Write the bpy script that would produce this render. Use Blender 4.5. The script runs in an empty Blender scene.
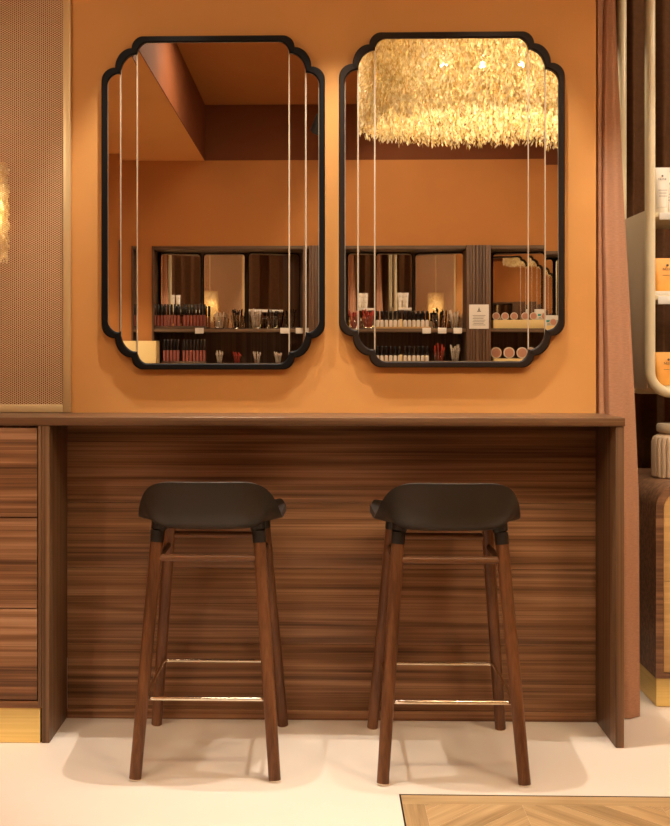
import bpy, bmesh, math, random
from mathutils import Vector, Matrix, Euler
random.seed(7)
S = bpy.context.scene
COL = S.collection
R = math.radians

# ------------------------------------------------------------------ camera
F = 1110.0; TH = R(1.4); CX = 293.4; CY = 353.0; H = 1.117
cam_d = bpy.data.cameras.new('camera'); cam = bpy.data.objects.new('camera', cam_d); COL.objects.link(cam)
cam.location = (0, 0, H); cam.rotation_euler = (R(90), 0, TH)
cam_d.sensor_fit = 'VERTICAL'; cam_d.sensor_height = 24.0; cam_d.lens = F / 826 * 24
cam_d.shift_x = (335 - CX) / 826; cam_d.shift_y = -(413 - CY) / 826
cam_d.clip_start = 0.02
S.camera = cam
S.view_settings.view_transform = 'Standard'; S.view_settings.look = 'None'
S.view_settings.gamma = 1; S.view_settings.use_curve_mapping = False
S.view_settings.exposure = 0.26
# ------------------------------------------------------------------ world
W = bpy.data.worlds.new('world'); S.world = W; W.use_nodes = True
W.node_tree.nodes['Background'].inputs[0].default_value = (1, .75, .5, 1)
W.node_tree.nodes['Background'].inputs[1].default_value = 0.05

ZR0 = 2.70
WARM = (1.0, .74, .46)
MID = (1.0, .84, .62)
NEUTRAL = (1.0, .94, .84)
def spot(name, loc, target, power, angle=80, blend=.5, size=.012, col=WARM):
    l = bpy.data.lights.new(name, 'SPOT'); l.energy = power; l.color = col
    l.spot_size = R(angle); l.spot_blend = blend; l.shadow_soft_size = size
    o = bpy.data.objects.new(name, l); COL.objects.link(o); o.location = loc
    o.rotation_euler = (Vector(target) - Vector(loc)).to_track_quat('-Z', 'Y').to_euler()
    return o
def area(name, loc, target, power, sx, sy, col=WARM):
    l = bpy.data.lights.new(name, 'AREA'); l.energy = power; l.color = col
    l.shape = 'RECTANGLE'; l.size = sx; l.size_y = sy
    o = bpy.data.objects.new(name, l); COL.objects.link(o); o.location = loc
    o.rotation_euler = (Vector(target) - Vector(loc)).to_track_quat('-Z', 'Y').to_euler()
    return o
# ceiling spotlights (loc, target, power, cone) : every one gets its own fixture further down
SPOTS = [
    ((-.44, 3.05, 2.58), (-.44, 3.32, 0), 66, 60, 'counter'),
    ((.06, 2.98, 2.58), (.06, 3.40, 0), 86, 56, 'counter'),
    ((.52, 3.05, 2.58), (.50, 3.32, 0), 50, 60, 'counter'),
    ((.88, 2.3, 2.58), (1.12, 3.6, .9), 25, 38, 'room'),
    ((-.05, .70, 2.33), (-.45, -.45, 1.4), 1.6, 95, 'room'),
    ((.35, .70, 2.56), (.75, -.45, 1.4), 23, 95, 'room'),  # added fill, aimed at the display wall behind the camera
    ((1.75, 2.9, 2.56), (1.30, 3.8, 1.1), 30, 60, 'room'),
    ((.45, 2.2, 2.60), (.3, 2.4, 0), 6, 80, 'room'),  # extra room fill, an invented lamp
    ((-1.6, 1.6, 2.22), (-1.2, 3.4, 1.5), 26, 100, 'room'),  # added to brighten the perforated sheet from the front
    ((-1.35, 3.75, 2.20), (-1.2, 4.2, .6), 4, 110, 'room'),
    ((-1.75, .55, 2.22), (-1.75, .7, 0), 85, 120, 'room'),  # invented downlight: its floor bounce brightens the low ceiling
    ((.42, 4.25, 2.56), (1.12, 3.9, 1.3), 34, 70, 'room'),  # unseen lamp put behind the wall to light the shelf's side panel
    ((2.3, 3.3, 2.56), (1.5, 4.5, 1.7), 40, 90, 'room'),  # added so that the drapes behind the shelf come out brighter
    ((1.0, 2.85, 2.58), (.78, 2.0, 2.35), 18, 80, 'room'),  # added outside light for the chandelier leaves
]
FILL_PANELS = [((-.28, 1.45, ZR0 - .02), 9, .55, .35), ((1.75, 1.6, ZR0 - .02), 20, .6, .6)]  # added area fills, built as panels and hung out of the mirrors' view

# ------------------------------------------------------------------ helpers
YM = 3.386      # mirror surface
def P(px, py, Y):
    t = (px - CX) / F; c, s = math.cos(TH), math.sin(TH)
    X = Y * (t * c - s) / (c + t * s)
    d = -X * s + Y * c
    return X, H - (py - CY) / F * d
def PX(px, Y): return P(px, CY, Y)[0]
def PZ(py, Y, px=320): return P(px, py, Y)[1]

def link(o): COL.objects.link(o); return o
def bm_new(): return bmesh.new()
def finish(name, bm, mat, parent=None, loc=(0, 0, 0), rz=0, smooth=True, angle=35):
    bmesh.ops.recalc_face_normals(bm, faces=bm.faces)
    me = bpy.data.meshes.new(name); bm.to_mesh(me); bm.free()
    me.materials.append(mat)
    if smooth:
        for p in me.polygons: p.use_smooth = True
        me.set_sharp_from_angle(angle=R(angle))
    o = bpy.data.objects.new(name, me); link(o)
    o.location = loc; o.rotation_euler = (0, 0, rz)
    if parent: o.parent = parent
    return o
def tag(o, label=None, cat=None, group=None, kind=None):
    if label: o['label'] = label
    if cat: o['category'] = cat
    if group: o['group'] = group
    if kind: o['kind'] = kind
    return o
def thing(name, label, cat, loc=(0, 0, 0), rz=0, group=None):
    o = bpy.data.objects.new(name, None); link(o); o.empty_display_size = .05
    o.location = loc; o.rotation_euler = (0, 0, rz)
    return tag(o, label, cat, group)
def copy_tree(o, parent=None):
    c = o.copy(); COL.objects.link(c)
    if parent: c.parent = parent
    for ch in [x for x in list(COL.objects) if x.parent == o]: copy_tree(ch, c)
    return c
def box(bm, x0, x1, y0, y1, z0, z1, bev=0, seg=2):
    r = bmesh.ops.create_cube(bm, size=1)
    vs = r['verts']
    bmesh.ops.scale(bm, vec=(x1 - x0, y1 - y0, z1 - z0), verts=vs)
    bmesh.ops.translate(bm, vec=((x0 + x1) / 2, (y0 + y1) / 2, (z0 + z1) / 2), verts=vs)
    if bev:
        es = list({e for v in vs for e in v.link_edges})
        bmesh.ops.bevel(bm, geom=es, offset=bev, segments=seg, affect='EDGES', profile=.5)
    return vs
def bx(name, mat, x0, x1, y0, y1, z0, z1, bev=.0015, parent=None, **k):
    bm = bm_new(); box(bm, x0, x1, y0, y1, z0, z1, bev); return finish(name, bm, mat, parent, **k)
def frustum(bm, a, b, ra, rb, seg=20, rings=1):
    a = Vector(a); b = Vector(b); q = (b - a).to_track_quat('Z', 'Y')
    loops = []
    for i in range(rings + 1):
        t = i / rings; c = a.lerp(b, t); r = ra + (rb - ra) * t
        loops.append([bm.verts.new(c + q @ Vector((r * math.cos(2 * math.pi * k / seg), r * math.sin(2 * math.pi * k / seg), 0))) for k in range(seg)])
    for i in range(rings):
        for k in range(seg): bm.faces.new((loops[i][k], loops[i][(k + 1) % seg], loops[i + 1][(k + 1) % seg], loops[i + 1][k]))
    bm.faces.new(loops[0][::-1]); bm.faces.new(loops[-1])
def sweep(bm, pts, r, seg=12, closed=False):
    pts = [Vector(p) for p in pts]; n = len(pts); loops = []
    up = Vector((0, 0, 1)); prev = None
    for i, p in enumerate(pts):
        if closed: t = (pts[(i + 1) % n] - pts[i - 1]).normalized()
        else: t = (pts[min(i + 1, n - 1)] - pts[max(i - 1, 0)]).normalized()
        if prev is None:
            a = t.cross(up)
            if a.length < .1: a = t.cross(Vector((0, 1, 0)))
            a.normalize()
        else: a = (prev - t * prev.dot(t)).normalized()
        prev = a; b = t.cross(a)
        loops.append([bm.verts.new(p + a * r * math.cos(2 * math.pi * k / seg) + b * r * math.sin(2 * math.pi * k / seg)) for k in range(seg)])
    m = n if closed else n - 1
    for i in range(m):
        A, B = loops[i], loops[(i + 1) % n]
        for k in range(seg): bm.faces.new((A[k], A[(k + 1) % seg], B[(k + 1) % seg], B[k]))
    if not closed: bm.faces.new(loops[0][::-1]); bm.faces.new(loops[-1])
def lathe(bm, prof, c=(0, 0, 0), seg=24, flute=0, nfl=0):
    loops = []
    for (r, z) in prof:
        if r < 1e-6: loops.append([bm.verts.new((c[0], c[1], c[2] + z))])
        else:
            L = []
            for k in range(seg):
                a = 2 * math.pi * k / seg
                rr = r * (1 - flute * (1 - abs(math.cos(nfl * a / 2)) ** .6)) if nfl else r
                L.append(bm.verts.new((c[0] + rr * math.cos(a), c[1] + rr * math.sin(a), c[2] + z)))
            loops.append(L)
    for A, B in zip(loops, loops[1:]):
        for k in range(seg):
            k2 = (k + 1) % seg
            if len(A) == 1 and len(B) == 1: continue
            if len(A) == 1: bm.faces.new((A[0], B[k2], B[k]))
            elif len(B) == 1: bm.faces.new((A[k], A[k2], B[0]))
            else: bm.faces.new((A[k], A[k2], B[k2], B[k]))
def prism_xz(bm, pts, y0, y1, cham=0, mi=0):
    """extrude an xz outline from y1 (back) to y0 (front); cham insets the front face"""
    back = [bm.verts.new((x, y1, z)) for x, z in pts]
    if cham:
        mid = [bm.verts.new((x, y0 + cham * .5, z)) for x, z in pts]
        n = len(pts); fr = []
        for i in range(n):
            a = Vector(pts[i - 1]); b = Vector(pts[i]); d = Vector(pts[(i + 1) % n])
            t = (d - a).normalized(); nrm = Vector((-t.y, t.x))
            q = b + nrm * cham; fr.append(bm.verts.new((q.x, y0, q.y)))
        rows = [back, mid, fr]
    else:
        rows = [back, [bm.verts.new((x, y0, z)) for x, z in pts]]
    n = len(pts)
    for A, B in zip(rows, rows[1:]):
        for i in range(n): bm.faces.new((A[i], A[(i + 1) % n], B[(i + 1) % n], B[i])).material_index = mi
    bm.faces.new(rows[0][::-1]); bm.faces.new(rows[-1])
def rrect(x0, x1, z0, z1, radii, seg=8):
    """ccw outline; radii = (bl, br, tr, tl)"""
    out = []
    for (cx, cz, r, a0) in ((x0, z0, radii[0], 180), (x1, z0, radii[1], 270), (x1, z1, radii[2], 0), (x0, z1, radii[3], 90)):
        if r <= 0: out.append((cx, cz)); continue
        mx = cx + r if cx == x0 else cx - r; mz = cz + r if cz == z0 else cz - r
        for i in range(seg + 1):
            a = R(a0 + 90 * i / seg); out.append((mx + r * math.cos(a), mz + r * math.sin(a)))
    return out
def text_mesh(name, s, size, mat, parent, loc, rot, ext=.0002):
    cu = bpy.data.curves.new(name, 'FONT'); cu.body = s; cu.size = size; cu.extrude = ext
    cu.align_x = 'CENTER'; cu.align_y = 'CENTER'
    t = bpy.data.objects.new(name, cu); link(t)
    dg = bpy.context.evaluated_depsgraph_get(); me = bpy.data.meshes.new_from_object(t.evaluated_get(dg))
    bpy.data.objects.remove(t); me.materials.clear(); me.materials.append(mat)
    o = bpy.data.objects.new(name, me); link(o); o.location = loc; o.rotation_euler = rot
    if parent: o.parent = parent
    return o

# ------------------------------------------------------------------ materials
def mat(name, col, rough=.5, metal=0, spec=.5, coat=0, emit=None, es=0, trans=0, alpha=1, ior=1.45):
    m = bpy.data.materials.new(name); m.use_nodes = True
    b = m.node_tree.nodes['Principled BSDF']
    b.inputs['Base Color'].default_value = (*col, 1); b.inputs['Roughness'].default_value = rough
    b.inputs['Metallic'].default_value = metal; b.inputs['Specular IOR Level'].default_value = spec
    b.inputs['Coat Weight'].default_value = coat; b.inputs['Transmission Weight'].default_value = trans
    b.inputs['Alpha'].default_value = alpha; b.inputs['IOR'].default_value = ior
    if emit: b.inputs['Emission Color'].default_value = (*emit, 1); b.inputs['Emission Strength'].default_value = es
    return m
def nd(nt, t, **k):
    n = nt.nodes.new(t)
    for a, v in k.items(): setattr(n, a, v)
    return n
def noisy(name, c1, c2, scale=(4, 4, 4), detail=5, rough=.6, bump=0, spec=.4, bscale=None, ramp=(.35, .65), rr=None):
    """two-tone noise paint / fabric / resin"""
    m = mat(name, c1, rough, spec=spec); nt = m.node_tree; b = nt.nodes['Principled BSDF']
    tc = nd(nt, 'ShaderNodeTexCoord'); mp = nd(nt, 'ShaderNodeMapping'); mp.inputs['Scale'].default_value = scale
    nz = nd(nt, 'ShaderNodeTexNoise'); nz.inputs['Scale'].default_value = 1; nz.inputs['Detail'].default_value = detail
    cr = nd(nt, 'ShaderNodeValToRGB'); cr.color_ramp.elements[0].position = ramp[0]; cr.color_ramp.elements[1].position = ramp[1]
    cr.color_ramp.elements[0].color = (*c1, 1); cr.color_ramp.elements[1].color = (*c2, 1)
    L = nt.links.new
    L(tc.outputs['Object'], mp.inputs['Vector']); L(mp.outputs[0], nz.inputs['Vector']); L(nz.outputs['Fac'], cr.inputs[0]); L(cr.outputs[0], b.inputs['Base Color'])
    if bump:
        n2 = nd(nt, 'ShaderNodeTexNoise'); mp2 = nd(nt, 'ShaderNodeMapping'); mp2.inputs['Scale'].default_value = bscale or scale
        n2.inputs['Scale'].default_value = 1; n2.inputs['Detail'].default_value = 3
        L(tc.outputs['Object'], mp2.inputs['Vector']); L(mp2.outputs[0], n2.inputs['Vector'])
        bp = nd(nt, 'ShaderNodeBump'); bp.inputs['Strength'].default_value = bump; bp.inputs['Distance'].default_value = .002
        L(n2.outputs['Fac'], bp.inputs['Height']); L(bp.outputs[0], b.inputs['Normal'])
    return m
def wood(name, dark, mid, light, axis=0, across=75, along=.9, rough=.42, seed=0, fine=330, contrast=1.0, coord='Object', spec=.35):
    m = mat(name, mid, rough, spec=spec); nt = m.node_tree; b = nt.nodes['Principled BSDF']; L = nt.links.new
    tc = nd(nt, 'ShaderNodeTexCoord')
    def mapped(al, ac, off):
        mp = nd(nt, 'ShaderNodeMapping'); sc = [ac, ac, ac]; sc[axis] = al
        mp.inputs['Scale'].default_value = sc; mp.inputs['Location'].default_value = (off + seed, off * 2 + seed, off * 3)
        L(tc.outputs[coord], mp.inputs['Vector']); return mp
    a = mapped(along * .5, across, 1.3); n1 = nd(nt, 'ShaderNodeTexNoise'); n1.inputs['Detail'].default_value = 6; n1.inputs['Roughness'].default_value = .6
    n1.inputs['Scale'].default_value = 1; n1.inputs['Distortion'].default_value = .15
    L(a.outputs[0], n1.inputs['Vector'])
    f = mapped(along * 2.5, fine, 4.1); n2 = nd(nt, 'ShaderNodeTexNoise'); n2.inputs['Detail'].default_value = 3; n2.inputs['Scale'].default_value = 1
    L(f.outputs[0], n2.inputs['Vector'])
    # flowing cathedral rings
    w = mapped(along * .6, across * .14, 7.7); n3 = nd(nt, 'ShaderNodeTexNoise'); n3.inputs['Detail'].default_value = 1.5; n3.inputs['Scale'].default_value = 1
    L(w.outputs[0], n3.inputs['Vector'])
    mul = nd(nt, 'ShaderNodeMath', operation='MULTIPLY'); mul.inputs[1].default_value = 40; L(n3.outputs['Fac'], mul.inputs[0])
    sn = nd(nt, 'ShaderNodeMath', operation='SINE'); L(mul.outputs[0], sn.inputs[0])
    m1 = nd(nt, 'ShaderNodeMath', operation='MULTIPLY_ADD'); m1.inputs[1].default_value = .06 * contrast; L(sn.outputs[0], m1.inputs[0]); L(n1.outputs['Fac'], m1.inputs[2])
    m2 = nd(nt, 'ShaderNodeMath', operation='MULTIPLY_ADD'); m2.inputs[1].default_value = .42 * contrast; L(n2.outputs['Fac'], m2.inputs[0]); L(m1.outputs[0], m2.inputs[2])
    cr = nd(nt, 'ShaderNodeValToRGB'); e = cr.color_ramp.elements
    e[0].position = .50; e[0].color = (*dark, 1); e[1].position = .98; e[1].color = (*light, 1)
    k = e.new(.72); k.color = (*mid, 1)
    t_ = mapped(along * .7, 7, 9.3); n4 = nd(nt, 'ShaderNodeTexNoise'); n4.inputs['Detail'].default_value = 2; n4.inputs['Scale'].default_value = 1
    L(t_.outputs[0], n4.inputs['Vector'])
    m3 = nd(nt, 'ShaderNodeMath', operation='MULTIPLY_ADD'); m3.inputs[1].default_value = .30 * contrast; L(n4.outputs['Fac'], m3.inputs[0]); L(m2.outputs[0], m3.inputs[2])
    m4 = nd(nt, 'ShaderNodeMath', operation='ADD'); m4.inputs[1].default_value = -.15 * contrast; L(m3.outputs[0], m4.inputs[0])
    L(m4.outputs[0], cr.inputs[0]); L(cr.outputs[0], b.inputs['Base Color'])
    bp = nd(nt, 'ShaderNodeBump'); bp.inputs['Strength'].default_value = .15; bp.inputs['Distance'].default_value = .001
    L(n2.outputs['Fac'], bp.inputs['Height']); L(bp.outputs[0], b.inputs['Normal'])
    return m

M = {}
M['wall'] = noisy('orange_paint', (.535, .245, .068), (.575, .268, .078), (2.5, 2.5, 2.5), rough=.62, bump=.15, bscale=(60, 60, 60), spec=.25)
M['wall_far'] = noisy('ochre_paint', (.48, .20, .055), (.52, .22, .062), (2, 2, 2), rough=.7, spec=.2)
M['ceiling'] = noisy('rust_paint', (.36, .145, .04), (.39, .155, .044), (2, 2, 2), rough=.8, spec=.2)
M['ceiling_low'] = noisy('amber_paint', (.68, .34, .11), (.72, .36, .12), (2, 2, 2), rough=.8, spec=.2)
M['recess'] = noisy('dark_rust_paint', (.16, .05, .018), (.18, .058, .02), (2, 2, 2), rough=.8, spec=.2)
M['floor'] = noisy('cream_resin', (.77, .655, .545), (.81, .69, .58), (1.2, 1.2, 1.2), rough=.34, bump=.05, bscale=(9, 9, 9), spec=.35)
WD, WM, WL = (.080, .033, .014), (.23, .108, .048), (.42, .225, .12)
M['wood_x'] = wood('walnut_horizontal', WD, WM, WL, 0)
M['wood_x2'] = wood('walnut_drawer', WD, (.23, .102, .044), WL, 0, seed=5)
M['wood_top'] = wood('walnut_top', (.09, .042, .02), (.17, .085, .04), (.27, .145, .07), 0, contrast=.5, rough=.38)
M['wood_z'] = wood('walnut_vertical', (.10, .048, .022), (.19, .10, .048), (.29, .16, .08), 2, contrast=.6)
M['leg'] = wood('walnut_leg', (.09, .035, .014), (.18, .074, .031), (.27, .125, .056), 2, across=30, along=2, contrast=.6, rough=.35)
M['niche'] = wood('niche_walnut', (.10, .052, .028), (.18, .10, .055), (.26, .155, .088), 2, contrast=.5)
M['niche_x'] = wood('niche_shelf_walnut', (.10, .06, .035), (.19, .12, .07), (.27, .18, .11), 0, contrast=.5)
M['wood_cab'] = wood('cabinet_walnut', (.14, .065, .032), (.27, .135, .07), (.40, .22, .125), 0, contrast=.5)
M['oak'] = wood('oak', (.56, .33, .12), (.66, .41, .16), (.74, .48, .20), 0, contrast=.3)
M['parquet'] = wood('oak_parquet', (.30, .18, .08), (.46, .29, .135), (.58, .38, .19), 0, across=30, along=2.5, coord='UV', rough=.4)
M['brass'] = noisy('brushed_brass', (.80, .58, .20), (.88, .66, .26), (2, 2, 300), rough=.36, spec=.5)
M['brass'].node_tree.nodes['Principled BSDF'].inputs['Metallic'].default_value = .75
M['gold'] = mat('gold_lacquer', (.62, .44, .22), .38, .35)
M['cream'] = mat('cream_lacquer', (.72, .60, .38), .3, spec=.5)
M['shell'] = noisy('umber_plastic', (.022, .0165, .013), (.025, .019, .015), (3, 3, 3), rough=.42, spec=.45)
M['socket'] = mat('black_plastic', (.012, .010, .009), .45)
M['frame'] = mat('black_lacquer', (.005, .0035, .003), .5, spec=.12)
M['frame2'] = mat('dark_bronze_lacquer', (.018, .010, .006), .5, spec=.15)
M['steel'] = mat('polished_steel', (.82, .74, .62), .16, 1)
M['mirror'] = mat('silvered_glass', (.84, .80, .76), .0, 1)
M['mirror2'] = mat('old_silvered_glass', (.80, .74, .66), .015, 1)
M['black'] = mat('matt_black', (.012, .011, .010), .5)
M['white'] = mat('white_card', (.82, .78, .70), .55)
M['ink'] = mat('printed_ink', (.10, .07, .045), .6)
M['teal'] = mat('teal_ink', (.05, .35, .33), .6)
M['orange_box'] = noisy('orange_card', (.78, .34, .05), (.85, .40, .07), (20, 20, 20), rough=.45)
M['yellow_box'] = mat('pale_yellow_card', (.80, .60, .26), .5)
M['tube_white'] = mat('white_tube_plastic', (.82, .74, .62), .35)
M['ceramic'] = mat('glazed_ceramic', (.60, .43, .28), .28, spec=.6)
M['ceramic_lid'] = mat('glazed_ceramic_lid', (.52, .40, .27), .28, spec=.6)
M['pink'] = mat('rose_gloss', (.40, .13, .10), .15, coat=.5)
M['red'] = mat('red_plastic', (.50, .05, .03), .3)
M['cap'] = mat('black_gloss_cap', (.01, .009, .009), .2, coat=.4)
M['glass'] = mat('clear_glass', (.95, .95, .93), .02, trans=1.0)
M['skin_tone'] = mat('powder_rose', (.55, .27, .17), .5)
M['brush'] = mat('pale_bristle', (.70, .58, .46), .8)
M['pane_edge'] = mat('ground_glass_edge', (.62, .50, .36), .35, .3)
M['drum'] = mat('frosted_drum', (.9, .85, .72), .6, trans=.0)
M['bulb'] = mat('warm_bulb', (1, .9, .7), .4, emit=(1, .85, .6), es=1.5)
M['lamp_face'] = mat('lit_lens', (1, .95, .85), .4, emit=(1, .88, .7), es=14)
M['curtain'] = noisy('rose_linen', (.40, .20, .11), (.46, .235, .135), (90, 90, 420), rough=.85, bump=.5, bscale=(300, 300, 900), spec=.15)
M['curtain_dark'] = noisy('brown_drape', (.24, .11, .05), (.28, .13, .062), (30, 30, 60), rough=.85, spec=.15)
M['panel_beige'] = mat('beige_metal', (.74, .54, .34), .45, .2)

def perforated():
    m = mat('perforated_sheet', (.68, .42, .22), .45, .15); nt = m.node_tree; L = nt.links.new; b = nt.nodes['Principled BSDF']
    tc = nd(nt, 'ShaderNodeTexCoord'); sx = nd(nt, 'ShaderNodeSeparateXYZ'); L(tc.outputs['Object'], sx.inputs[0])
    pu, pv, rad = .0119, .00687, .0025
    def cell(src, pitch, off):
        a = nd(nt, 'ShaderNodeMath', operation='MULTIPLY_ADD'); a.inputs[1].default_value = 1 / pitch; a.inputs[2].default_value = off; L(src, a.inputs[0])
        fr = nd(nt, 'ShaderNodeMath', operation='FRACT'); L(a.outputs[0], fr.inputs[0])
        s = nd(nt, 'ShaderNodeMath', operation='SUBTRACT'); s.inputs[1].default_value = .5; L(fr.outputs[0], s.inputs[0])
        q = nd(nt, 'ShaderNodeMath', operation='MULTIPLY'); L(s.outputs[0], q.inputs[0]); L(s.outputs[0], q.inputs[1]); return q.outputs[0]
    ds = []
    for off in (100.0, 100.5):
        ad = nd(nt, 'ShaderNodeMath', operation='MULTIPLY_ADD'); L(cell(sx.outputs['X'], pu, off), ad.inputs[0]); ad.inputs[1].default_value = (pu / pv) ** 2; L(cell(sx.outputs['Z'], pv, off), ad.inputs[2]); ds.append(ad.outputs[0])
    mn = nd(nt, 'ShaderNodeMath', operation='MINIMUM'); L(ds[0], mn.inputs[0]); L(ds[1], mn.inputs[1])
    gt = nd(nt, 'ShaderNodeMath', operation='GREATER_THAN'); gt.inputs[1].default_value = (rad / pv) ** 2; L(mn.outputs[0], gt.inputs[0])
    L(gt.outputs[0], b.inputs['Alpha'])
    return m
M['perf'] = perforated()
def leaf_mat():
    m = bpy.data.materials.new('gilded_leaf'); m.use_nodes = True; nt = m.node_tree; nt.nodes.clear(); L = nt.links.new
    out = nd(nt, 'ShaderNodeOutputMaterial'); g = nd(nt, 'ShaderNodeBsdfPrincipled'); t = nd(nt, 'ShaderNodeBsdfTranslucent'); mx = nd(nt, 'ShaderNodeMixShader')
    geo = nd(nt, 'ShaderNodeNewGeometry'); cr = nd(nt, 'ShaderNodeValToRGB')
    cr.color_ramp.elements[0].color = (.66, .50, .20, 1); cr.color_ramp.elements[1].color = (.97, .93, .72, 1)
    L(geo.outputs['Random Per Island'], cr.inputs[0]); L(cr.outputs[0], g.inputs['Base Color']); L(cr.outputs[0], t.inputs['Color'])
    g.inputs['Metallic'].default_value = .25; g.inputs['Roughness'].default_value = .35; mx.inputs[0].default_value = .5
    L(g.outputs[0], mx.inputs[1]); L(t.outputs[0], mx.inputs[2]); L(mx.outputs[0], out.inputs['Surface'])
    return m
M['leaf'] = leaf_mat()
def island_tint(m, amt=.35):
    nt = m.node_tree; L = nt.links.new; b = nt.nodes['Principled BSDF']; src = b.inputs['Base Color'].links[0].from_socket
    geo = nd(nt, 'ShaderNodeNewGeometry'); ma = nd(nt, 'ShaderNodeMath', operation='MULTIPLY_ADD'); ma.inputs[1].default_value = amt; ma.inputs[2].default_value = 1 - amt * .6
    L(geo.outputs['Random Per Island'], ma.inputs[0])
    hs = nd(nt, 'ShaderNodeHueSaturation'); L(src, hs.inputs['Color']); L(ma.outputs[0], hs.inputs['Value']); L(hs.outputs[0], b.inputs['Base Color'])
island_tint(M['parquet'])

# ------------------------------------------------------------------ the setting
YW = 3.40; YF = YW / 1.0767          # orange wall / counter front
YO = -.30                             # opposite wall
ZL, ZR = 2.345, 2.70                  # low ceiling, raised ceiling
XL, XR = -3.0, 3.2
XWL, XWR = PX(70.5, YW), PX(596, YW)
XRC = -.74                            # left edge of the raised ceiling
YB = 4.75
def st(name, m, *a, **k): return tag(bx(name, M[m], *a, bev=0, **k), kind='structure')
st('floor', 'floor', XL - .1, XR + .1, -1.0, YB + .1, -.1, 0)
st('wall_back', 'wall', XWL, XWR, YW, YW + .10, 0, ZR)
bm = bm_new()
UX0, UX1, UZ = PX(152, YM * 2 - YO), PX(760, YM * 2 - YO), 1.80
box(bm, XL, UX0, YO - .4, YO, 0, ZR); box(bm, UX0, UX1, YO - .4, YO, UZ, ZL); box(bm, UX1, XR, YO - .4, YO, 0, ZL)
tag(finish('wall_front', bm, M['wall_far']), kind='structure')
st('wall_left', 'wall_far', XL - .1, XL, YO - .4, YB, 0, ZR)
st('wall_right', 'wall_far', XR, XR + .1, YO - .4, YB, 0, ZR)
st('wall_rear', 'recess', XL - .1, XR + .1, YB, YB + .1, 0, ZR)
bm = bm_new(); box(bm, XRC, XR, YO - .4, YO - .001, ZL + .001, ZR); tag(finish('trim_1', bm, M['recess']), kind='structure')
bm = bm_new(); box(bm, XL, XRC - .0005, YO - .4, YB, ZL, ZR + .1); tag(finish('ceiling_low', bm, M['ceiling_low']), kind='structure')
bm = bm_new(); box(bm, XRC, XR, YO - .4, YB, ZR, ZR + .1)
tag(finish('ceiling', bm, M['ceiling']), kind='structure')
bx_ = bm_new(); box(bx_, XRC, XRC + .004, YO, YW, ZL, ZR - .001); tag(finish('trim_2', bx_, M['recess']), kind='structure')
# partition behind the perforated screen: a shallow lit alcove
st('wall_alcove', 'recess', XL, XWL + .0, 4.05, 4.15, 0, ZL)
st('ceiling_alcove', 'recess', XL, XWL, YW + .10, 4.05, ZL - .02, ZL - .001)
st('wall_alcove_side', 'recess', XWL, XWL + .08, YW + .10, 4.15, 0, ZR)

# parquet inlay in the floor
def parquet():
    Xa, Ya = P(401, CY, 1)[0], None
    yfar = None
    # far edge of inlay on the floor
    def floor_pt(px, py):
        d = H * F / (py - CY); t = (px - CX) / F; c, s = math.cos(TH), math.sin(TH)
        return d * (t * c - s), d * (c + t * s)
    x0, y1 = floor_pt(401, 797); x1, y0 = 3.0, .9
    y1 = floor_pt(500, 796.5)[1]
    bm = bm_new(); uv = bm.loops.layers.uv.new('UVMap')
    def plank(poly, d, o):
        vs = [bm.verts.new((p[0], p[1], .0015)) for p in poly]; f = bm.faces.new(vs); d = Vector(d)
        n = Vector((-d.y, d.x)); off = random.random() * 20
        for l in f.loops:
            q = Vector((l.vert.co.x - o[0], l.vert.co.y - o[1])); l[uv].uv = (q.dot(d) + off, q.dot(n) + off)
        return f
    bw = .055; w = .075; cw = .34; g = .0003
    # border boards
    plank([(x0, y1 - bw), (x1, y1 - bw), (x1, y1), (x0, y1)], (1, 0), (x0, y1))
    plank([(x0, y0), (x0 + bw, y0), (x0 + bw, y1 - bw - g), (x0, y1 - bw - g)], (0, 1), (x0, y0))
    ix0, iy1 = x0 + bw + g, y1 - bw - g
    faces = []
    ncol = int((x1 - ix0) / cw) + 2
    for c in range(ncol):
        xa = ix0 + c * cw - .1; xb = xa + cw - g; sgn = 1 if c % 2 == 0 else -1
        h = w * math.sqrt(2); yy = y0 - cw * 1.2
        while yy < iy1 + cw:
            a0 = yy if sgn > 0 else yy + cw; b0 = yy + cw if sgn > 0 else yy
            faces.append(plank([(xa, a0), (xb, b0), (xb, b0 + h - g * 2), (xa, a0 + h - g * 2)], Vector((1, sgn)).normalized(), (xa, yy)))
            yy += h
    def clip(co, no):
        geom = [e for f in faces if f.is_valid for e in (list(f.verts) + list(f.edges) + [f])]
        geom = list(set(geom))
        bmesh.ops.bisect_plane(bm, geom=geom, plane_co=co, plane_no=no, clear_outer=True)
    clip((ix0, 0, 0), (-1, 0, 0)); faces[:] = [f for f in bm.faces][2:]
    clip((0, iy1, 0), (0, 1, 0)); 
    for f in [f for f in bm.faces if f.calc_center_median().x > x1 + .2 or f.calc_center_median().y < y0 - .2]: bm.faces.remove(f)
    me = bpy.data.meshes.new('floor_inlay'); bm.to_mesh(me); bm.free(); me.materials.append(M['parquet'])
    o = bpy.data.objects.new('floor_inlay', me); link(o); tag(o, kind='structure')
    st('trim_3', 'frame2', x0 - .004, x1, y1, y1 + .004, 0, .0022)
    st('trim_4', 'frame2', x0 - .004, x0, y0, y1, 0, .0022)
parquet()

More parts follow.
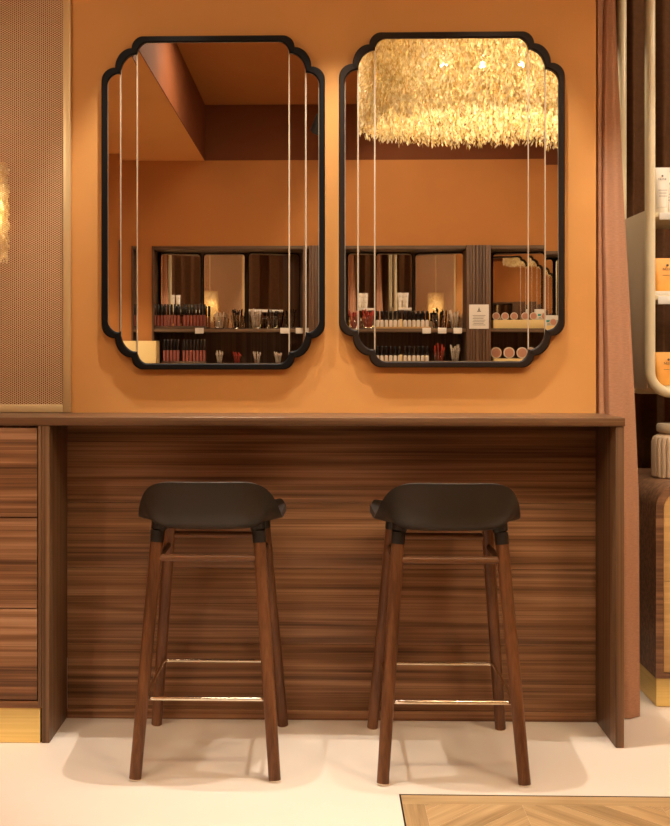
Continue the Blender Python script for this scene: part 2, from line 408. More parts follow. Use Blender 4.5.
# ------------------------------------------------------------------ counter
ZT = PZ(412.9, YW); TT = .024
XI_L, XI_R = PX(68.5, YW), PX(594.5, YW)      # inner faces of the side panels
t = thing('vanity_counter', 'long walnut vanity counter under the two mirrors with slab sides and grained back panel', 'counter', (0, 0, 0))
XCR = XI_R + .024
bx('countertop', M['wood_top'], -2.6, XCR + .002, YF - .004, YW - .001, ZT - TT, ZT, .002, t)
bx('side_panel', M['wood_z'], XI_R, XCR, YF, YW - .0015, 0.001, ZT - TT - .0005, .0015, t)
bx('side_panel', M['wood_z'], XI_L - .022, XI_L, YF, YW - .02, 0.001, ZT - TT - .0005, .0015, t)
bm = bm_new()
zz = [0.012, .23, .46, .66, ZT - TT - .001]
for a, b in zip(zz, zz[1:]): box(bm, XI_L + .0005, XI_R - .0005, YW - .019, YW - .001, a + .0006, b - .0006, .0008)
finish('back_panel', bm, M['wood_x'], t)
bx('skirting', M['wood_x2'], XI_L + .0005, XI_R - .0005, YW - .024, YW - .02, .001, .03, .0006, t)

# drawer cabinet, left
XD = PX(37, YF)                       # right edge of drawer fronts
XCL = -2.58
t = thing('drawer_cabinet', 'walnut drawer cabinet with brass plinth at the left end of the counter', 'cabinet', (0, 0, 0))
XS = XI_L - .0225
zb = PZ(708, YF, 20)
bx('body', M['wood_z'], XCL, XS, YF + .018, YW - .02, zb, ZT - TT - .0008, .001, t)
bx('stile', M['wood_z'], XD + .003, XS, YF - .001, YF + .0178, zb, ZT - TT - .0008, .001, t)
bx('plinth', M['brass'], XCL, XS - .004, YF + .001, YW - .03, .001, zb - .0006, .0008, t)
bx('bottom_rail', M['wood_x2'], XCL, XD + .003, YF - .001, YF + .0178, zb, PZ(701, YF, 20), .001, t)
zs = [PZ(p, YF, 20) for p in (700, 608.5, 517.5, 427.5)]
for k in range(3):
    for j in range(3):
        w = .60
        x1 = XD - j * (w + .003); x0 = max(XCL, x1 - w)
        bx('drawer', M['wood_x2'], x0, x1, YF - .0015, YF + .0175, zs[k] + .0015, zs[k + 1] - .0015, .001, t)
for c in [o for o in COL.objects if o.parent == t and o.name.startswith('drawer')]:
    pass

# ------------------------------------------------------------------ perforated screen
t = thing('perforated_screen', 'tall perforated gold metal screen standing at the left end of the counter', 'screen', (0, 0, 0))
y0 = YW - .015
xr = PX(70.5, y0); zb = ZT + .001
fw = .024
for x1 in (xr, xr - .93 - 2 * fw):
    x0 = x1 - .93 - 2 * fw + .002
    bm = bm_new(); 
    box(bm, x1 - fw, x1, y0, y0 + .013, zb, ZL - .002, .0015); box(bm, x0, x0 + fw, y0, y0 + .013, zb, ZL - .002, .0015)
    box(bm, x0 + fw, x1 - fw, y0, y0 + .013, zb, zb + fw, .0015); box(bm, x0 + fw, x1 - fw, y0, y0 + .013, ZL - .002 - fw, ZL - .002, .0015)
    f = finish('screen_frame', bm, M['gold'], t)
    bx('perforated_sheet', M['perf'], x0 + fw + .0002, x1 - fw - .0002, y0 + .005, y0 + .0062, zb + fw, ZL - .002 - fw, 0, f)

# ------------------------------------------------------------------ mirrors
def arc(cx, cy, rx, ry, a0, a1, n=10):
    return [(cx + rx * math.cos(R(a0 + (a1 - a0) * i / n)), cy + ry * math.sin(R(a0 + (a1 - a0) * i / n))) for i in range(n + 1)]
def stepped(hw, hh, s1=(.041, .095), s2=(.092, .036), inset=0):
    """quarter outline in the first quadrant, ccw from (hw, 0); three nested rounded rects"""
    i = inset
    q = []
    X = [hw - i, hw - s1[0] - i, hw - s2[0] - i]        # half widths of the nested rects
    Z = [hh - s1[1] - i, hh - s2[1] - i, hh - i]         # their half heights
    r1 = (X[0] - X[1], X[0] - X[1]); r2x = X[1] - X[2]; r2z = Z[1] - Z[0]
    q += arc(X[1], Z[0] - r1[1], r1[0], r1[1], 0, 90)
    q += arc(X[2], Z[0] - .004, r2x, r2z + .004, 0, 90)
    q += arc(X[2] - (Z[2] - Z[1]), Z[1] - .002, Z[2] - Z[1], Z[2] - Z[1] + .002, 0, 90)
    return q
def full(q):
    return q + [(-x, z) for x, z in reversed(q)] + [(-x, -z) for x, z in q] + [(x, -z) for x, z in reversed(q)]
def make_mirror(label, px0, px1, py0, py1, frame_mat, angles):
    """angles: yaw/pitch in degrees of inner left, inner right, outer left, outer right strips"""
    yf = YW - .026
    x0 = PX(px0, yf); x1 = PX(px1, yf); cxp = (px0 + px1) / 2
    z1 = PZ(py0, yf, cxp); z0 = PZ(py1, yf, cxp)
    cx, cz = (x0 + x1) / 2, (z0 + z1) / 2; hw, hh = (x1 - x0) / 2, (z1 - z0) / 2
    t = thing('wall_mirror', label, 'mirror', (cx, YW, cz), 0, 'black stepped-corner wall mirrors')
    bm = bm_new(); O = full(stepped(hw, hh)); I = full(stepped(hw, hh, inset=.0172)); n = len(O)
    rows = []
    for (pts, y, k) in ((O, -.001, 0), (O, -.0235, 0), (O, -.026, .0025), (I, -.026, -.0025), (I, -.0235, 0), (I, -.001, 0)):
        if k > 0: pts = full(stepped(hw, hh, inset=.0025))
        if k < 0: pts = full(stepped(hw, hh, inset=.0147))
        rows.append([bm.verts.new((x, y, z)) for x, z in pts])
    for A, B in zip(rows, rows[1:] + rows[:1]):
        for i in range(n): bm.faces.new((A[i], A[(i + 1) % n], B[(i + 1) % n], B[i]))
    finish('frame', bm, frame_mat, t, angle=12)
    bm = bm_new(); prism_xz(bm, full(stepped(hw, hh, inset=.012)), -.006, -.0012); finish('backing', bm, M['black'], t)
    # panes
    i = .0172; s1x, s1z, s2x, s2z = .041, .095, .092, .036
    X0, X1, X2 = hw - i, hw - s1x - i, hw - s2x - i
    Z0, Z1, Z2 = hh - s1z - i, hh - s2z - i, hh - i
    g = .0006
    def pane(xa, xb, zt, rad, yaw, pitch):
        w2 = (xb - xa) / 2; pts = rrect(-w2, w2, -zt, zt, rad)
        bm = bm_new(); prism_xz(bm, pts, -.0025, .0025, .0017, 1)
        o = finish('mirror_pane', bm, M['mirror'], t, angle=1); o.data.materials.append(M['pane_edge'])
        o.location = ((xa + xb) / 2, YM - YW, 0); o.rotation_euler = (R(pitch), 0, R(yaw)); return o
    r3 = .030; r2 = .044; r1 = .036
    pane(-X2, X2, Z2 - g, (r3,) * 4, *angles[0])
    pane(-X1 + g, -X2 - g, Z1 - g, (r2, 0, 0, r2), *angles[1])
    pane(X2 + g, X1 - g, Z1 - g, (0, r2, r2, 0), *angles[2])
    pane(-X0 + g, -X1 - g, Z0 - g, (r1, 0, 0, r1), *angles[3])
    pane(X1 + g, X0 - g, Z0 - g, (0, r1, r1, 0), *angles[4])
    return t
make_mirror('left tall black-framed wall mirror, reflecting the rust ceiling corner and lip glosses',
            101.3, 325, 35.5, 369.5, M['frame'], [(0, 0), (1.0, 0), (0, 0), (1.6, .3), (-.3, 0)])
make_mirror('right of the two tall wall mirrors, dark frame, reflecting the golden leaf chandelier',
            339, 565, 31.5, 367.5, M['frame2'], [(0, 0), (-.3, 0), (-.4, 0), (-.7, 0), (-.8, -.3)])

# ------------------------------------------------------------------ stools
def seat_shell():
    bm = bm_new(); NA, NR = 72, 14; a, b, n = .201, .198, 2.9
    rings = []
    zc = .644
    def ss(e0, e1, x): t = max(0, min(1, (x - e0) / (e1 - e0))); return t * t * (3 - 2 * t)
    cen = bm.verts.new((0, .01, zc))
    for j in range(1, NR + 1):
        r = j / NR; ring = []
        for k in range(NA):
            th = 2 * math.pi * k / NA; c, s = math.cos(th), math.sin(th)
            sx = math.copysign(abs(c) ** (2 / n), c); sy = math.copysign(abs(s) ** (2 / n), s)
            w = ss(.28, .98, -sy); fr = ss(.55, 1, sy)
            rim = .666 + .112 * w + .020 * ss(0, .8, sy)
            p = 2.0 + 4.2 * w; a = .201 + .020 * max(0, sy)
            rr = r if w == 0 else r
            # seat dips, then sweeps up to the back
            z = zc + (rim - zc) * r ** p - .022 * fr * r ** 6
            shrink = 1 - .10 * w * 0
            q_ = .35 + .65 * w; x = a * sx * ((1 - q_) * r + q_ * math.sin(r * math.pi / 2) ** .9)
            y = b * sy * math.sin(min(1, r) * math.pi / 2) ** .9
            y -= .018 * w * r ** 3
            ring.append(bm.verts.new((x, y, z)))
        rings.append(ring)
    for k in range(NA): bm.faces.new((cen, rings[0][k], rings[0][(k + 1) % NA]))
    for A, B in zip(rings, rings[1:]):
        for k in range(NA): bm.faces.new((A[k], B[k], B[(k + 1) % NA], A[(k + 1) % NA]))
    bmesh.ops.recalc_face_normals(bm, faces=bm.faces)
    # underside shell offset
    geom = bmesh.ops.solidify(bm, geom=bm.faces[:], thickness=.013)
    bmesh.ops.recalc_face_normals(bm, faces=bm.faces)
    return bm
TX, TYn, TYf = .136, -.128, .128       # leg axis at z = .63
BX, BYn, BYf = .184, -.215, .215       # leg axis at floor
def leg_at(sx, sy, z):
    k = z / .64; BX = .183 if sy < 0 else .190
    return Vector((sx * (BX + (TX - BX) * k), sy * (BYf + (TYf - BYf) * k), z))
def make_stool(label, loc):
    t = thing('bar_stool', label, 'stool', loc, 0, 'walnut bar stools at the counter')
    o = finish('seat', seat_shell(), M['shell'], t, angle=60)
    for sx in (-1, 1):
        for sy in (-1, 1):
            bm = bm_new(); frustum(bm, leg_at(sx, sy, .004), leg_at(sx, sy, .614), .0160, .0172, 20, 4)
            lg = finish('leg', bm, M['leg'], t)
            bm = bm_new(); frustum(bm, leg_at(sx, sy, .0006), leg_at(sx, sy, .0045), .0150, .0152, 20); finish('foot_glide', bm, M['steel'], lg)
            bm = bm_new()
            a = leg_at(sx, sy, .609)
            frustum(bm, a, leg_at(sx, sy, .640), .0182, .0188, 20, 2); frustum(bm, leg_at(sx, sy, .640), leg_at(sx * .97, sy * .97, .662), .0188, .024, 20, 2)
            finish('leg_socket', bm, M['socket'], t)
    z1, z2 = .585, .555
    for sy in (-1, 1):
        bm = bm_new(); z1 = .568 if sy < 0 else .586; a = leg_at(-1, sy, z1); b = leg_at(1, sy, z1); frustum(bm, a, b, .0095, .0095, 14, 2); finish('stretcher', bm, M['leg_x'], t)
    for sx in (-1, 1):
        bm = bm_new(); a = leg_at(sx, -1, z2); b = leg_at(sx, 1, z2); frustum(bm, a, b, .0095, .0095, 14, 2); finish('stretcher', bm, M['leg_y'], t)
    # foot ring of steel rod just inside the legs
    zf = .204; c = leg_at(1, 1, zf); hx, hy, rr = c.x - .010, c.y - .006, .022
    pts = []
    for (cx, cy, a0) in ((hx - rr, hy - rr, 0), (-hx + rr, hy - rr, 90), (-hx + rr, -hy + rr, 180), (hx - rr, -hy + rr, 270)):
        for i in range(7):
            a = R(a0 + 15 * i); pts.append((cx + rr * math.cos(a), cy + rr * math.sin(a), zf))
    bm = bm_new(); sweep(bm, pts, .0058, 12, True); finish('foot_ring', bm, M['steel'], t)
    return t
M['leg_x'] = wood('walnut_leg_x', (.09, .037, .016), (.17, .075, .034), (.25, .12, .055), 0, across=30, along=2, contrast=.6, rough=.35)
M['leg_y'] = wood('walnut_leg_y', (.06, .023, .010), (.12, .05, .022), (.2, .09, .04), 1, across=30, along=2, contrast=.6, rough=.35)
st1 = make_stool('bar stool under the left mirror, umber shell seat on splayed walnut legs', (-.302, 3.107, 0))
st2 = copy_tree(st1); st2['label'] = 'bar stool under the right mirror, umber shell seat on splayed walnut legs'
st2.location = (.344, 3.093, 0)

# ------------------------------------------------------------------ curtain at the right of the wall
def drape(name, m, xa, xb, y, z0, z1, folds, amp, lean=0, ny=60, thick=.004, phase=0, nz=40, parent=None, wob=.15):
    """wavy cloth from xa(z) to xb(z)"""
    bm = bm_new(); grid = []
    for j in range(nz + 1):
        v = j / nz; z = z0 + (z1 - z0) * v; a = xa(v) if callable(xa) else xa; b = xb(v) if callable(xb) else xb; row = []
        for i in range(ny + 1):
            u = i / ny; ph = u * folds * 2 * math.pi + phase + wob * math.sin(v * 3 + u * 5)
            aa = amp * (1 + .3 * math.sin(u * 7 + v * 2))
            row.append(bm.verts.new((a + (b - a) * u + aa * .12 * math.sin(2 * ph), y + aa * math.sin(ph), z)))
        grid.append(row)
    for A, B in zip(grid, grid[1:]):
        for k in range(ny): bm.faces.new((A[k], A[k + 1], B[k + 1], B[k]))
    bmesh.ops.solidify(bm, geom=bm.faces[:], thickness=thick)
    return finish(name, bm, m, parent, angle=80)
yc = YW + .02
def cxl(v): return PX(599 - 3 * v, yc) + (.010 if v < .05 else 0)
def cxr(v):
    py = 719 - v * (719 + 150); pts = [(719, 644), (500, 643), (420, 639.5), (300, 633), (200, 627), (0, 618), (-200, 616)]
    for (p0, x0), (p1, x1) in zip(pts, pts[1:]):
        if py <= p0 and py >= p1: return PX(x0 + (x1 - x0) * (p0 - py) / (p0 - p1), yc)
    return PX(616, yc)
t = thing('curtain', 'rose brown linen curtain hanging beside the right end of the counter', 'curtain', (0, 0, 0))
def gathered():
    """two broad folds: a narrow one on the left tucked behind the big rounded one"""
    bm = bm_new(); NU, NV = 90, 60; z0, z1 = .003, 2.618; grid = []
    def interp(pts, u):
        for (a, ya), (b, yb_) in zip(pts, pts[1:]):
            if u <= b:
                t_ = (u - a) / (b - a); t_ = t_ * t_ * (3 - 2 * t_); return ya + (yb_ - ya) * t_
        return pts[-1][1]
    for j in range(NV + 1):
        v = j / NV; z = z0 + (z1 - z0) * v; k = .20 + .30 * max(0, min(1, (v - .55) / .3)) ** 1.5
        xa_, xb_ = cxl(v) - .002, cxr(v) - .001; row = []
        for i in range(NU + 1):
            u = i / NU
            prof = [(0, -.012), (k * .25, -.040), (k * .75, -.034), (k, -.020), (k + .09, -.040), (k + (1 - k) * .5, -.052), (.93, -.034), (1, .03)]
            y = yc + .04 + interp(prof, u) + .003 * math.sin(u * 9 + v * 6)
            curl = .004 * math.sin(v * 5 + u * 3)
            zz = z
            row.append(bm.verts.new((xa_ + (xb_ - xa_) * u + curl * (1 - abs(2 * u - 1)), y, zz)))
        row += [bm.verts.new((q.co.x, yc + .075, q.co.z)) for q in row[::-6]]
        grid.append(row)
    for A, B in zip(grid, grid[1:]):
        n = len(A)
        for k in range(n): bm.faces.new((A[k], A[(k + 1) % n], B[(k + 1) % n], B[k]))
    bm.faces.new(grid[0][::-1]); bm.faces.new(grid[-1])
    return bm
finish('drape', gathered(), M['curtain'], t, angle=60)
bx('curtain_rod', M['brass'], XWR + .02, 1.25, yc + .035, yc + .055, 2.62, 2.64, .004, t)

# ------------------------------------------------------------------ shelf unit on the right
YS, YSR = 3.75, 4.10
t = thing('display_shelf', 'cream tubular display shelf with rounded lower corner right of the curtain', 'shelf', (0, 0, 0))
rt = .0172; xs = PX(650, YS); xe = xs + 1.15; zbt = PZ(392.6, YS, 665); cr_ = .07
for y in (YS, YSR):
    bm = bm_new(); pts = [(xs, y, 2.60), (xs, y, 2.0), (xs, y, 1.5)]
    for i in range(11):
        a = R(180 + 9 * i); pts.append((xs + cr_ + cr_ * math.cos(a), y, zbt + cr_ + cr_ * math.sin(a)))
    for i in range(11):
        a = R(270 + 9 * i); pts.append((xe - cr_ + cr_ * math.cos(a), y, zbt + cr_ + cr_ * math.sin(a)))
    pts += [(xe, y, 1.5), (xe, y, 2.60)]
    sweep(bm, pts, rt, 16); finish('tube_frame', bm, M['cream'], t)
zsh = [PZ(215, YS, 660), PZ(297.5, YS, 660)]
bx('side_panel', M['panel_beige'], xs - .006, xs - .002, YS + rt, YSR - rt, zbt + .01, zsh[0] + .02, .001, t)
for z in zsh: bx('shelf_board', M['cream'], xs + rt, xe - rt, YS + .0, YSR - .0, z - .008, z + .008, .002, t)
bx('shelf_board', M['cream'], xs + cr_ * .8, xe - cr_ * .8, YS, YSR, zbt + .010, zbt + .022, .002, t)
bx('price_rail', M['white'], xs + .03, xe - .03, YS - .006, YS - .002, zsh[0] - .016, zsh[0] + .007, .001, t)
bx('price_rail', M['white'], xs + .026, xe - .03, YS - .006, YS - .002, zsh[1] - .022, zsh[1] + .004, .001, t)

def printed(parent, m, x, y, z, w, rows, size=.0):
    bm = bm_new()
    for k, (dz, f) in enumerate(rows): box(bm, x - w * f / 2, x + w * f / 2, y - .0004, y, z + dz - .0006, z + dz + .0006)
    return finish('print', bm, m, parent, smooth=False)
def logo(parent, x, y, z, s, mt):
    bm = bm_new(); lathe(bm, [(0, 0), (s * .35, 0), (s * .35, .0003), (0, .0003)], seg=10)
    bmesh.ops.rotate(bm, verts=bm.verts, cent=(0, 0, 0), matrix=Matrix.Rotation(R(90), 3, 'X')); bmesh.ops.translate(bm, verts=bm.verts, vec=(x, y, z + s * 1.1))
    finish('emblem', bm, mt, parent, smooth=False)
    text_mesh('lettering', 'NUXE', s * 1.0, mt, parent, (x, y, z), (R(90), 0, 0))
def cream_tube(label, x, y, z, h, m, grp):
    t = thing('cosmetic_tube', label, 'cosmetic tube', (x, y, z), 0, grp)
    bm = bm_new(); w, n = .026, 24; rows = []
    for k in range(9):
        v = k / 8; zz = .022 + (h - .022) * v; rx = .021 + .008 * v; ry = .021 * (1 - v) + .0012 * v
        rows.append([bm.verts.new((rx * math.cos(2 * math.pi * i / n), ry * math.sin(2 * math.pi * i / n), zz)) for i in range(n)])
    for A, B in zip(rows, rows[1:]):
        for i in range(n): bm.faces.new((A[i], A[(i + 1) % n], B[(i + 1) % n], B[i]))
    bm.faces.new(rows[0][::-1]); bm.faces.new(rows[-1]); b = finish('tube_body', bm, m, t)
    bm = bm_new(); lathe(bm, [(0, 0.0005), (.0195, .0005), (.0205, .004), (.0205, .021), (0, .021)]); finish('cap', bm, m, t)
    logo(b, 0, -.0105, h * .74, .010, M['ink'])
    printed(b, M['ink'], 0, -.0165, h * .5, .03, [(0, 1), (-.010, .8), (-.02, .9)])
    return t
zt0 = zsh[0] + .0085
xa = xs + .052
tb = cream_tube('white cosmetic tube on the top shelf, front one nearest the shelf post', xa, YS + .045, zt0, .158, M['tube_white'], 'white tubes on the top shelf')
for (dx, dy, lb) in ((.068, .0, 'white cosmetic tube on the top shelf, second from the post in the front row'), (-.006, .075, 'white cosmetic tube behind the front row on the top shelf beside the post'), (.045, .10, 'white cosmetic tube in the rear row of the top shelf, farther from the post')):
    c = copy_tree(tb); c.location = (xa + dx, YS + .045 + dy, zt0); c['label'] = lb
def carton(label, x, y, z, w, d, h, m, grp, cat='box', mark=True):
    t = thing('product_pouch' if mark else 'product_box', label, cat, (x, y, z), 0, grp)
    # soft gusseted pouch: fat at the foot, pinched at the top
    bm = bm_new(); n = 28; rows = []
    for k in range(11):
        v = k / 10; ry = d / 2 * (1 - .82 * v ** 1.6); rx = w / 2 * (1 - .03 * math.sin(v * 3.1)); zz = .001 + (h - .001) * v; L = []
        for i in range(n):
            a = 2 * math.pi * i / n; c_, s_ = math.cos(a), math.sin(a); e = .35
            L.append(bm.verts.new((rx * math.copysign(abs(c_) ** e, c_), ry * math.copysign(abs(s_) ** .6, s_), zz)))
        rows.append(L)
    for A, B in zip(rows, rows[1:]):
        for i in range(n): bm.faces.new((A[i], A[(i + 1) % n], B[(i + 1) % n], B[i]))
    bm.faces.new(rows[0][::-1]); bm.faces.new(rows[-1]); b = finish('pouch_body', bm, m, t)
    yl = -d / 2 * .70
    logo(b, .006, yl + .001, h * .66, .012, M['ink'])
    printed(b, M['ink'], .006, yl - .002, h * .48, w * .55, [(0, .8), (-.014, 1), (-.026, .7)])
    return t
zt1 = zsh[1] + .0085; zt2 = zbt + .0225
hp = PZ(257, YS, 665) - zt1
p1 = carton('upper orange product pouch, in the middle compartment beside the shelf post', xs + .062, YS + .05, zt1 + .014, .078, .055, hp - .014, M['orange_box'], 'orange pouches on the display shelf')
for (x, z, lb) in ((xs + .155, zt1 + .014, 'second orange pouch of the middle shelf, away from the post'),
                   (xs + .066, zt2, 'lower orange product pouch, in the bottom compartment beside the rounded corner'),
                   (xs + .158, zt2, 'second orange pouch of the bottom shelf, away from the post')):
    c = copy_tree(p1); c.location = (x, YS + .05, z); c['label'] = lb
tag(bx('product_riser', M['tube_white'], xs + .022, xs + .21, YS + .012, YS + .1, zt1 - .0003, zt1 + .0135, .002), 'white riser tray under the orange pouches on the middle shelf', 'tray')

# side cabinet with rounded top corner
YC = 3.53
t = thing('side_cabinet', 'rounded walnut cabinet with pale oak drawers and brass plinth at the right edge', 'cabinet', (0, 0, 0))
xc0 = PX(656, YC); xc1 = xc0 + .95; ztc = PZ(484.5, YC, 668); zpl = PZ(678.5, YC, 660)
bm = bm_new()
O = rrect(xc0, xc1, zpl, ztc, (0, 0, .075, .075)); I = rrect(xc0 + .024, xc1 - .024, zpl + .016, ztc - .024, (0, 0, .052, .052))
n = len(O)
fo, fi = [bm.verts.new((x, YC, z)) for x, z in O], [bm.verts.new((x, YC, z)) for x, z in I]
bo, bi = [bm.verts.new((x, YC + .5, z)) for x, z in O], [bm.verts.new((x, YC + .5, z)) for x, z in I]
for A, B in ((fo, fi), (fi, bi), (bi, bo), (bo, fo)):
    for i in range(n): bm.faces.new((A[i], A[(i + 1) % n], B[(i + 1) % n], B[i]))
finish('shell', bm, M['wood_cab'], t)
zm = PZ(581.5, YC, 665)
I2 = rrect(xc0 + .026, xc1 - .026, zm + .001, ztc - .026, (0, 0, .05, .05))
bm = bm_new(); prism_xz(bm, I2, YC + .004, YC + .02); finish('drawer_front', bm, M['oak'], t)
bx('drawer_front', M['oak'], xc0 + .026, xc1 - .026, YC + .004, YC + .02, zpl + .018, zm - .001, .001, t)
bx('back_board', M['wood_z'], xc0 + .0245, xc1 - .0245, YC + .48, YC + .495, zpl + .0165, ztc - .026, 0, t)
bx('plinth', M['brass'], xc0 + .001, xc1 - .001, YC + .001, YC + .5, .001, zpl - .0005, .001, t)

# fluted jar
t = thing('fluted_jar', 'beige fluted ceramic jar with lid standing on the rounded cabinet', 'jar', (PX(652, 3.74) + .078, 3.74, ztc + .0005))
bm = bm_new(); lathe(bm, [(0, 0), (.072, 0), (.077, .004), (.078, .02), (.078, .118), (.072, .134), (.058, .142), (.05, .144), (0, .144)], seg=260, flute=.075, nfl=26); finish('jar_body', bm, M['ceramic'], t, angle=30)
bm = bm_new(); lathe(bm, [(0, .1445), (.052, .1445), (.053, .150), (.060, .153), (.0615, .158), (.0615, .172), (.058, .178), (0, .180)], seg=64); finish('lid', bm, M['ceramic_lid'], t)

# dark drapes behind the shelf
tag(drape('drape', M['curtain_dark'], 0.80, 2.9, 4.55, .01, 2.66, 17, .038, ny=240, nz=20), 'dark brown floor-length drapes behind the display shelf', 'curtain')

# ------------------------------------------------------------------ opposite side: display wall seen in the mirrors
def VX(px, y): return PX(px, 2 * YM - y)
def VZ(py, y, px=320): return PZ(py, 2 * YM - y, px)
yb = YO - .27
t = thing('display_cabinet', 'built-in walnut display cabinet of open bays, seen in the mirrors', 'cabinet', (0, 0, 0))
piers = [(UX0 + .001, UX0 + .012), (VX(303, YO), VX(328, YO)), (VX(466, YO), VX(490, YO)), (VX(628, YO), VX(652, YO)), (UX1 - .03, UX1 - .001)]
for k, (a, b) in enumerate(piers):
    bm = bm_new(); box(bm, a, b, yb, YO + (.03 if 0 < k < 4 else .012), .001, UZ - .001, .001)
    if 0 < k < 4:
        w = (b - a - .03) / 6
        for i in range(6): box(bm, a + .015 + i * w + .002, a + .015 + (i + 1) * w - .002, YO + .0305, YO + .0385, .02, UZ - .002, .003)
    finish('pier', bm, M['niche'], t)
zs1 = VZ(328.5, YO, 320); zs2 = VZ(364.0, YO, 320)
for (a, b), (c, d) in zip(piers, piers[1:]):
    bx('shelf_board', M['niche_x'], b + .0005, c - .0005, yb + .012, YO + .004, zs1 - .022, zs1, .001, t)
    bx('shelf_board', M['niche_x'], b + .0005, c - .0005, yb + .012, YO + .004, zs2 - .022, zs2, .001, t)
    bx('bay_top', M['niche_x'], b + .0005, c - .0005, yb + .012, YO + .004, UZ - .022, UZ - .001, .001, t)
    bx('cupboard_door', M['niche'], b + .001, c - .001, YO - .015, YO + .003, .06, zs2 - .024, .001, t)
bx('back_board', M['niche'], UX0 + .001, UX1 - .001, yb - .012, yb - .0005, .001, UZ - .001, 0, t)
# angled mirrors in the bays
def bay_mirror(pxa, pxb, yaw, label, dy=0):
    y = YO - .21 + dy
    xa, xb = VX(pxa, y), VX(pxb, y); w2 = (xb - xa) / 2 - .002; z0 = zs1 + .0012; z1 = UZ - .026
    t = thing('shelf_mirror', label, 'mirror', ((xa + xb) / 2, y, 0), 0, 'round-cornered mirrors in the display bays')
    for nm, ins, ya, yb_, mm in (('mirror_frame', 0, -.006, 0, 'frame'), ('mirror_pane', .006, 0.0003, .003, 'mirror2')):
        bm = bm_new(); prism_xz(bm, rrect(-w2 + ins, w2 - ins, z0 + ins, z1 - ins, (.002, .002, .025, .025)), ya, yb_)
        finish(nm, bm, M[mm], t, angle=20)
    t.rotation_euler = (0, 0, R(yaw)); return t
BM = [(160, 202, -17, 'leftmost shelf mirror of the left bay, behind the lip glosses'),
      (203, 246, 0, 'middle shelf mirror of the left bay, showing plain beige'),
      (247, 301, -15, 'right shelf mirror of the left bay, behind the glass cups'),
      (332, 374, -5.5, 'left shelf mirror of the middle bay, behind red cups'),
      (375, 413, -2.2, 'centre shelf mirror of the middle bay, behind polish bottles'),
      (414, 464, 15, 'right shelf mirror of the middle bay, beside the fluted pier'),
      (492, 536, 10, 'first shelf mirror right of the signed pier, above the round compacts'),
      (537, 620, 0, 'broad shelf mirror at the far right bay')]
for a in BM: bay_mirror(*a)

# things on the bay shelves ------------------------------------------------
def vpos(px, y): return VX(px, y)
yi = YO - .06
def lip_gloss(label, x, y, z, grp):
    t = thing('lip_gloss', label, 'lip gloss', (x, y, z), 0, grp)
    bm = bm_new(); lathe(bm, [(0, 0), (.0085, 0), (.009, .002), (.009, .068), (.006, .071), (0, .071)], seg=12); finish('gloss_tube', bm, M['pink'], t)
    bm = bm_new(); lathe(bm, [(0, .0715), (.0085, .0715), (.0085, .138), (.007, .141), (0, .141)], seg=12); finish('cap', bm, M['cap'], t)
    return t
proto = None
pxs = [152.5 + 3.35 * i for i in range(8)] + [182 + 3.35 * i for i in range(7)]
pxl = [162 + 3.4 * i for i in range(5)] + [181.5 + 3.4 * i for i in range(7)]
ordn = ['first', 'second', 'third', 'fourth', 'fifth', 'sixth', 'seventh', 'eighth']
for row, (L, z, rn, n1) in enumerate(((pxs, zs1, 'upper shelf', 8), (pxl, zs2, 'lower shelf', 5))):
    for i, px in enumerate(L):
        blk, k = ('left', i) if i < n1 else ('right', i - n1)
        lb = f'pink lip gloss, {ordn[k]} from left, {blk} block, {rn} of left bay'
        x = vpos(px + 2.5, yi)
        if proto is None: proto = lip_gloss(lb, x, yi, z + .0175, 'lip glosses in the left bay'); o = proto
        else: o = copy_tree(proto); o.location = (x, yi, z + .0175)
        o['label'] = lb
def stand(label, pxa, pxb, z, h, mt, depth=.06, name='display_tray'):
    t = tag(bx(name, mt, vpos(pxa, yi), vpos(pxb, yi), yi - depth / 2, yi + depth / 2, z + .0005, z + h, .002), label, 'tray')
    return t
stand('low tray holding the upper row of lip glosses', 155, 206, zs1, .017, M['niche_x'])
stand('low tray holding the lower row of lip glosses', 162, 206, zs2, .017, M['niche_x'])
def polish(label, x, y, z, grp):
    t = thing('polish_bottle', label, 'bottle', (x, y, z), 0, grp)
    bm = bm_new(); lathe(bm, [(0, 0), (.011, 0), (.012, .003), (.012, .038), (.007, .043), (0, .043)], seg=14); finish('bottle_body', bm, M['tube_white'], t)
    bm = bm_new(); lathe(bm, [(0, .0435), (.008, .0435), (.0095, .046), (.0095, .098), (.008, .101), (0, .101)], seg=14); finish('cap', bm, M['cap'], t)
    return t
proto = None
pa = [377.5 + 4.4 * i for i in range(6)] + [405 + 4.4 * i for i in range(6)]
for row, (z, rn) in enumerate(((zs1, 'upper shelf'), (zs2, 'lower shelf'))):
    for i, px in enumerate(pa):
        blk, k = ('left', i) if i < 6 else ('right', i - 6)
        lb = f'black-capped pale bottle, {ordn[k]} of the {blk} six, {rn} of the middle bay'
        x = vpos(px, yi)
        if proto is None: proto = polish(lb, x, yi, z + .0125, 'polish bottles in the middle bay'); o = proto
        else: o = copy_tree(proto); o.location = (x, yi, z + .0125)
        o['label'] = lb
stand('low tray under the upper polish bottles', 374, 430, zs1, .012, M['oak'])
stand('low tray under the lower polish bottles', 374, 430, zs2, .012, M['oak'])
for z, nm in ((zs1, 'upper'), (zs2, 'lower')):
    tag(bx('tester_card', M['yellow_box'], vpos(399.3, yi), vpos(402.2, yi), yi - .01, yi + .01, z + .0125, z + .06, .001), f'small yellow tester card among the {nm} polish bottles', 'card')
